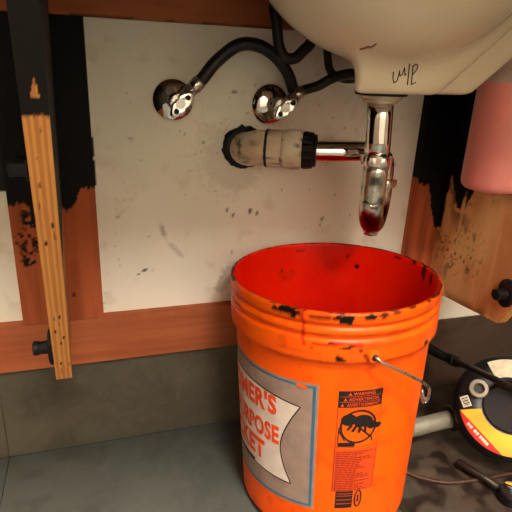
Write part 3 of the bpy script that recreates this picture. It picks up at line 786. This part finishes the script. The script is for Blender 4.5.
# red paint run down from the lip
run = np.zeros(len(V))
rp_ = np.array([bpx(x, y, .1560) for x, y in [(302, 308), (301.5, 318), (303, 330), (301, 338), (304, 346), (311, 349)]]); rp_ = rp_[np.argsort(rp_[:, 1])]
pcz = np.interp(V[:, 2], rp_[:, 1], rp_[:, 0])
run = (1 - sstep(.0016, .0026, np.abs(ph - pcz) * .15 + (fbm(V, 150, 2, 138) - .5) * .0012)) * (V[:, 2] > rp_[0, 1]) * (~inner)
run = np.maximum(run, bsp([(322, 346, .016, .0016, 0, .9), (345, 345, .012, .0014, 0, .8), (360, 346, .008, .003, 0, .8)])); c = mix(c, lin(190, 16, 4), .9 * run)
left_glow = 0
me = mesh(V, F_, col=c); bm = bmesh.new(); bm.from_mesh(me); bmesh.ops.remove_doubles(bm, verts=bm.verts, dist=1e-6); bm.to_mesh(me); bm.free()
body = link('bucket_body', me, 'bucket_plastic', bk, True); sharp(me, 50)

# print on the bucket: (s, z) = metres along the wall from the camera-facing line, height
def wrap(V2, off):
    V2 = np.asarray(V2, float) - np.array([.0035, .0155]); z = V2[:, 1]; ph_ = PHI0 + V2[:, 0] / .138; r = r_body(z) + off
    return np.stack([KX + r * np.cos(ph_), KY + r * np.sin(ph_), z], -1)
def flat_to_bucket(name, bm, off, m, parent):
    bmesh.ops.triangulate(bm, faces=bm.faces)
    for _ in range(5):
        ed = [e for e in bm.edges if e.calc_length() > .009]
        if not ed: break
        bmesh.ops.subdivide_edges(bm, edges=ed, cuts=1); bmesh.ops.triangulate(bm, faces=bm.faces)
    for v in bm.verts:
        p = wrap([[v.co.x, v.co.y]], off)[0]; v.co = p
    bmesh.ops.recalc_face_normals(bm, faces=bm.faces)
    cx = Vector((KX, KY, 0))
    for f in bm.faces:
        d_ = f.calc_center_median() - cx; d_.z = 0
        if f.normal.dot(d_) < 0: f.normal_flip()
    me = bpy.data.meshes.new(name); bm.to_mesh(me); bm.free()
    return link(name, me, m, parent)
def poly_bm(polys):
    bm = bmesh.new()
    for p in polys: bm.faces.new([bm.verts.new((x, y, 0)) for x, y in p])
    return bm
def rect(a, b, c_, d_): return [(a, c_), (b, c_), (b, d_), (a, d_)]
def sweep(pts, wd):
    out = []
    for (x0, y0), (x1, y1) in zip(pts[:-1], pts[1:]):
        L_ = math.hypot(x1 - x0, y1 - y0) or 1; nx, ny = -(y1 - y0) / L_ * wd / 2, (x1 - x0) / L_ * wd / 2
        out.append([(x0 + nx, y0 + ny), (x1 + nx, y1 + ny), (x1 - nx, y1 - ny), (x0 - nx, y0 - ny)])
    return out
def text_bm(txt, size, right, base, bold=.02, xs=1.0, slope=0.0, align='RIGHT'):
    cu = bpy.data.curves.new('t', 'FONT'); cu.body = txt; cu.size = size; cu.align_x = align; cu.offset = bold * size; cu.resolution_u = 3; cu.space_character = 1.02 + bold
    ob = bpy.data.objects.new('t', cu); sc.collection.objects.link(ob)
    dg = bpy.context.evaluated_depsgraph_get(); me = ob.evaluated_get(dg).to_mesh(); bm = bmesh.new(); bm.from_mesh(me)
    ob.evaluated_get(dg).to_mesh_clear(); bpy.data.objects.remove(ob); bpy.data.curves.remove(cu)
    for v in bm.verts: x = v.co.x * xs; v.co = (right + x, base + v.co.y + slope * x, 0)
    return bm
LR, LT, LB = -.006, .2785, .071; LL = -.30
lab = flat_to_bucket('label_panel', poly_bm([rect(LL, LR, LB, LT)]), .0004, 'print_grey', bk)
bw = .0042; bi = .0035
flat_to_bucket('blue_border', poly_bm([rect(LL + .004, LR - bi, LT - bi - bw * .8, LT - bi), rect(LL + .004, LR - bi, LB + bi, LB + bi + bw * .8), rect(LR - bi - bw, LR - bi, LB + bi + bw * .8, LT - bi - bw * .8)]), .0006, 'print_blue', lab)
top_e = [(-.28, .236), (-.22, .246), (-.16, .250), (-.12, .250), (-.08, .2465), (-.05, .2425), (-.029, .2395)]
def catm(p, n=6): q = smooth_path([(x, y, 0) for x, y in p], n); return [(x, y) for x, y, _ in q]
right_e = catm([(-.029, .2395), (-.043, .213), (-.0545, .183), (-.0575, .160), (-.052, .133), (-.0405, .106)])
bot_e = catm([(-.0405, .106), (-.07, .1065), (-.11, .108), (-.16, .106), (-.22, .102), (-.28, .10)])
ban = catm(top_e)[:-1] + right_e[:-1] + bot_e
flat_to_bucket('banner', poly_bm([ban]), .0008, 'print_white', lab)
flat_to_bucket('banner_outline', poly_bm(sweep(catm(top_e) + right_e[1:] + bot_e[1:], .0018)), .0010, 'print_black', lab)
flat_to_bucket('lettering', text_bm("HOMER'S", .041, -.0640, .2140, .045, .76, .02), .0012, 'print_orange', lab)
flat_to_bucket('lettering', text_bm("ALL-PURPOSE", .040, -.0600, .1665, .042, .64, .0), .0012, 'print_orange', lab)
flat_to_bucket('lettering', text_bm("BUCKET", .044, -.0865, .1255, .045, .76, .0), .0012, 'print_orange', lab)
flat_to_bucket('tagline', poly_bm([rect(-.20, -.109, .109, .1145)]), .0012, 'print_black', lab)
flat_to_bucket('label_chip', poly_bm([[(-.034, .2765), (-.024, .275), (-.0185, .2705), (-.027, .2690), (-.035, .2725)]]), .0012, 'bucket_chip' if 'bucket_chip' in MATS else mat('bucket_chip', OR1, .4), lab)

WL, WR = .0185, .0765
wz = [.2720, .2635, .2550, .2465]
wn = flat_to_bucket('warning_header', poly_bm([rect(WL, WR, wz[3], wz[0])]), .0004, 'print_black', bk)
flat_to_bucket('header_lines', poly_bm([rect(WL + .002, WR - .002, z - .0003, z + .0003) for z in wz[1:3]]), .0006, 'print_rust', wn)
for k, tx in enumerate(['WARNING', 'ADVERTENCIA', 'AVERTISSEMENT']):
    flat_to_bucket('header_text', text_bm(tx, .0066, .0515, wz[k + 1] + .0020, .02, .88, 0, 'CENTER'), .0008, 'print_rust', wn)
    tx0 = [.0305, .0250, .0215][k]; z0 = wz[k + 1] + .0019
    flat_to_bucket('hazard_triangle', poly_bm([[(tx0, z0), (tx0 + .0048, z0), (tx0 + .0024, z0 + .0046)]]), .0008, 'print_rust', wn)
flat_to_bucket('label_frame', poly_bm(sweep([(WL, .2485), (WL, .105)], .0009) + sweep([(WR, .2485), (WR, .105)], .0006) + sweep([(WL, .182), (WR, .182)], .0007)), .0004, 'print_rust_dark', bk)
# pictogram: child over a bucket, crossed out
pcx, pcz_ = .0475, .2155
def ellp(cx, cz, a, b, rot=0, n=22): return [(cx + a * math.cos(t) * math.cos(rot) - b * math.sin(t) * math.sin(rot), cz + a * math.cos(t) * math.sin(rot) + b * math.sin(t) * math.cos(rot)) for t in np.linspace(0, 2 * math.pi, n, endpoint=False)]
ringp = ellp(pcx, pcz_, .0235, .0255, 0, 44); ringp.append(ringp[0])
pic = flat_to_bucket('pictogram', poly_bm(sweep(ringp, .0030) + sweep([(pcx - .017, pcz_ + .0175), (pcx + .017, pcz_ - .0175)], .0026)), .0006, 'print_black', bk)
fig = [ellp(pcx - .0135, pcz_ + .0115, .0105, .0095), ellp(pcx + .006, pcz_ + .009, .0135, .0095, -.25), ellp(pcx + .0165, pcz_ + .002, .006, .008, .5), ellp(pcx + .027, pcz_ - .001, .0055, .0045)]
fig += sweep([(pcx - .002, pcz_ + .004), (pcx - .008, pcz_ - .008)], .004) + sweep([(pcx + .003, pcz_ + .003), (pcx + .001, pcz_ - .010)], .004) + sweep([(pcx + .009, pcz_ + .003), (pcx + .010, pcz_ - .009)], .0035) + sweep([(pcx - .009, pcz_ + .003), (pcx - .015, pcz_ - .005)], .0035)
fig += sweep([(pcx + .018, pcz_ - .014), (pcx + .021, pcz_ - .026)], .002)
flat_to_bucket('child_figure', poly_bm(fig), .0005, 'print_black', pic)
flat_to_bucket('pail_figure', poly_bm([rect(WL + .003, pcx - .003, .1835, .1905)] + sweep([(WL + .003, .190), (WL + .003, .214), (WL + .007, .2145)], .0014) + sweep([(WL + .003, .210), (WL + .012, .193)], .0014)), .0005, 'print_black', pic)
tb = flat_to_bucket('text_block', poly_bm([rect(WL - .001, WR + .002, .106, .178)]), .0003, 'print_rust', bk)
rs = np.random.RandomState(4); lines = []
z = .1745
while z > .109:
    L_ = WL + .002; e = WL + .030 + rs.rand() * .024
    while L_ < e: wl = .003 + rs.rand() * .005; lines.append(rect(L_, min(L_ + wl, e), z - .0016, z)); L_ += wl + .0011
    z -= .0031
flat_to_bucket('small_print', poly_bm(lines), .0005, 'print_rust_dark', tb)
bars = []; x = .0325
flat_to_bucket('code_block', poly_bm([rect(.0240, .0490, .076, .1065)]), .0004, 'print_black', bk)
flat_to_bucket('code_lines', poly_bm([rect(.0255, .0475, z_, z_ + .0011) for z_ in (.0835, .0905, .0975, .1015)]), .0006, 'print_rust', bk)
ov = ellp(.0570, .0915, .0048, .0145, 0, 30); ov.append(ov[0])
flat_to_bucket('code_oval', poly_bm(sweep(ov, .0026) + [rect(.0555, .0585, .085, .098)]), .0004, 'print_black', bk)

# bail ear and broken wire handle
def kp(phi, z, r): return np.array([KX + r * math.cos(PHI0 + phi), KY + r * math.sin(PHI0 + phi), z])
PE = .364; ZE = .311
pe = kp(PE, ZE, .1542); nrm = kp(PE, ZE, 1.15) - pe; nrm /= np.linalg.norm(nrm)
ear = lathe('handle_ear', [(.0, -.004), (.0085, -.004), (.0085, .001), (.007, .0035), (.004, .0042), (0, .0042)], 'bucket_chip', bk, 28, pe, nrm)
lathe('ear_hole', [(0, .0030), (.0042, .0030), (.0042, .0048), (0, .0048)], 'print_black', ear, 20, pe, nrm)
r1 = .1575
wire_pts = [kp(PE + a, ZE + z, r) for a, z, r in [(0, 0, .153), (.01, .0, .1595), (.06, -.0055, .1635), (.25, -.024, .167), (.42, -.043, .169), (.53, -.058, .169), (.575, -.067, .1685), (.605, -.080, .166), (.62, -.090, .163), (.59, -.0905, .161), (.56, -.080, .160), (.535, -.068, .161), (.505, -.065, .164), (.505, -.074, .167), (.535, -.077, .1695)]]
tube('wire_handle', smooth_path(wire_pts, 8), .0021, 'wire', bk, 12)

bk.matrix_world = Matrix.Translation(KC) @ KR.to_4x4() @ Matrix.Translation((0, 0, -.18))

# ------------------------------------------------------------------ drain snake drum, tools on the floor
DC = np.array([.689, -.211, .0945])
vax = CAM - DC; vax = vax / np.linalg.norm(vax); dax = vax + np.array([.18, .05, .02]); dax /= np.linalg.norm(dax)
DR = .094
dr = thing('drain_snake', 'black drain snake drum with yellow and red label lying behind the bucket', 'drain snake', (DC[0], DC[1], 0))
lathe('drum', [(.0, -.019), (.0425, -.018), (.0425, .030), (.0445, .033), (.047, .0345), (DR - .010, .031), (DR - .002, .024), (DR, .012), (DR, -.018), (DR - .004, -.030), (DR - .02, -.037), (0, -.037)][::-1], 'drum_black', dr, 72, DC, dax, angle=40)
lathe('drum_well', [(.046, .034), (.044, .033), (.042, .028), (.041, -.016), (.0, -.018)], 'drum_brown', dr, 56, DC, dax, caps=False)
u_ = np.cross([0, 0, 1.], dax); u_ /= np.linalg.norm(u_); v_ = np.cross(dax, u_)     # u_: right as seen from the room, v_: up
def face_pt(r, a, h=.0): 
    # slightly conical front
    hh = .0345 - (r - .047) / (DR - .010 - .047) * .0035 + h if r < DR - .010 else .031 - (r - DR + .010) / .008 * .007 + h
    return DC + dax * hh + (u_ * math.cos(a) + v_ * math.sin(a)) * r
def sector(name, r0, r1, a0, a1, m, h, parent, n=26, k=5, fn0=None):
    P = []; F = []
    for i in range(n + 1):
        a = a0 + (a1 - a0) * i / n
        ra = fn0(i / n) if fn0 else r0
        for j in range(k + 1): P.append(face_pt(ra + (r1 - ra) * j / k, a, h))
    for i in range(n):
        for j in range(k): b = i * (k + 1) + j; F.append([b, b + 1, b + k + 2, b + k + 1])
    return link(name, mesh(P, F), m, parent)
rad_d = math.radians
yl = sector('yellow_label', .048, .0838, rad_d(200), rad_d(330), 'label_yellow', .0006, dr)
# red chord-shaped band at the outer edge of the yellow label
def chord(t, a0=rad_d(200), a1=rad_d(270), ro=.0838):
    a = a0 + (a1 - a0) * t; am = (a0 + a1) / 2; return min(ro, ro * math.cos((a1 - a0) / 2) / math.cos(a - am))
rb_ = sector('red_label', 0, .0840, rad_d(200), rad_d(270), 'label_red', .0011, dr, 26, 4, chord)
# illegible white lettering: short dashes along the chord
a0, a1 = rad_d(200), rad_d(270); am = (a0 + a1) / 2; dch = .0838 * math.cos((a1 - a0) / 2)
dash = []
for (s0, s1) in [(-.024, -.019), (-.018, -.013), (-.009, -.004), (-.003, .001), (.004, .008), (.009, .0125), (.0135, .017), (.018, .0225)]:
    q = []
    for (s, rr) in ((s0, dch + .0035), (s1, dch + .0035), (s1, dch + .0085), (s0, dch + .0085)):
        x_ = rr * math.cos(am) - s * math.sin(am); y_ = rr * math.sin(am) + s * math.cos(am); q.append(face_pt(math.hypot(x_, y_), math.atan2(y_, x_), .0016))
    dash.append((np.array(q), [[0, 1, 2, 3]]))
link('label_lettering', mesh(*joinvf(dash)), 'sticker_white', rb_)
sector('white_sticker', .051, .083, rad_d(74), rad_d(126), 'sticker_white', .0010, dr, 14, 4)
hp = face_pt(.0575, rad_d(164), 0)
hb = lathe('cable_guide', [(.0085, .0), (.0165, .0), (.017, .004), (.0155, .009), (.010, .0105), (.0082, .006), (.0082, .001)], 'hub_grey', dr, 32, hp, dax)
lathe('guide_hole', [(0, .0005), (.0084, .0005), (.0084, .002), (0, .002)], 'print_black', hb, 20, hp, dax)
bc_c = face_pt(.0730, rad_d(189), .001)
ca, sa = math.cos(.55), math.sin(.55); e1_ = u_ * ca + v_ * sa; e2_ = -u_ * sa + v_ * ca
def stk(c_, w_, h_, lift): return np.array([c_ + e1_ * x + e2_ * y + dax * lift for x, y in ((-w_, -h_), (w_, -h_), (w_, h_), (-w_, h_))]), [[0, 1, 2, 3]]
bcs = link('code_sticker', mesh(*stk(bc_c, .0075, .0095, .0004)), 'sticker_white', dr)
link('code_bars', mesh(*joinvf([(stk(bc_c + e2_ * t, .0055, w2, .0009)) for t, w2 in ((-.006, .0006), (-.0035, .0009), (-.001, .0004), (.001, .0009), (.0035, .0005), (.006, .0008))])), 'print_black', bcs)
# grip sticking out of the drum towards the bucket
g1 = DC + (u_ * -.90 + v_ * -.44) * DR * 1.0 + dax * -.020; g0 = onZ(400, 431, .030)
gd = g0 - g1; gl = np.linalg.norm(gd)
lathe('grip', [(.0, .0), (.0155, .0), (.016, .003), (.0158, gl * .5), (.0172, gl * .96), (.015, gl), (0, gl)], 'handle_grey', dr, 36, g1, gd)
lathe('grip_collar', [(.014, -.006), (.0225, -.006), (.024, -.003), (.024, .003), (.0225, .006), (.014, .006)], 'drum_black', dr, 40, g1 + gd * .03, gd)
lathe('collar_ring', [(.0232, .0), (.0252, .0005), (.0252, .0022), (.0232, .0028)], 'dull_chrome', dr, 40, g1 + gd * .035, gd)

rod_pts = [onY(425, 347, -.022), onY(440, 354.5, -.06), onY(455, 361, -.10), onY(470, 367.5, -.185), onY(490, 377, -.262), onY(515, 389, -.315), onY(545, 404, -.352), onZ(600, 446, .005)]
rd = thing('black_rod', 'tapered black rod leaning from behind the bucket across the drum', 'rod', tuple(rod_pts[-1]))
rp = smooth_path(rod_pts, 8); rp[:, 2] = np.maximum(rp[:, 2], .005)
tube('shaft', rp, np.interp(np.linspace(0, 1, len(rp)), [0, .3, .36, 1], [.0095, .0095, .0058, .0046]), 'black_rubber', rd, 18)
tube('grip_collar', rp[14:18], .0112, 'black_rubber', rd, 18)

cable = [onZ(x, y, .0035) for x, y in [(398, 468), (410, 474), (425, 479), (445, 482.5), (465, 481.5), (485, 478.5), (505, 474.5), (530, 470)]]
tag(tube('steel_cable', smooth_path(cable, 8), .0034, 'rust_cable', None, 12), 'thin rusty brown cable curving over the dirty floor tiles', 'cable')

# ratchet tool at the lower corner
t0 = onZ(457, 461, .0145); t1 = onZ(503, 490, .0135)
rt = thing('ratchet_wrench', 'dark steel ratchet wrench lying on the stained floor by the drum', 'wrench', (t1[0], t1[1], 0))
td = t1 - t0; tl = np.linalg.norm(td); td /= tl
tube('handle', [t0, t0 + td * .004, t0 + td * .03, t0 + td * (tl * .55), t1], [.0045, .0066, .0068, .0058, .0065], 'tool_steel', rt, 20)
lathe('head', [(0, -.0125), (.016, -.0125), (.0185, -.008), (.0185, .006), (.016, .0095), (0, .0095)], 'drum_black', rt, 36, t1 + td * .012, (0, 0, 1))
lathe('drive_knob', [(0, .009), (.0085, .009), (.009, .0105), (.0085, .014), (0, .0148)], 'chrome', rt, 28, t1 + td * .010 + np.array([.004, .004, 0]), (0, 0, 1))
lathe('switch_lever', [(0, .009), (.004, .009), (.004, .013), (0, .0135)], 'chrome', rt, 16, t1 + td * .012 + np.array([.008, -.009, 0]), (0, 0, 1))
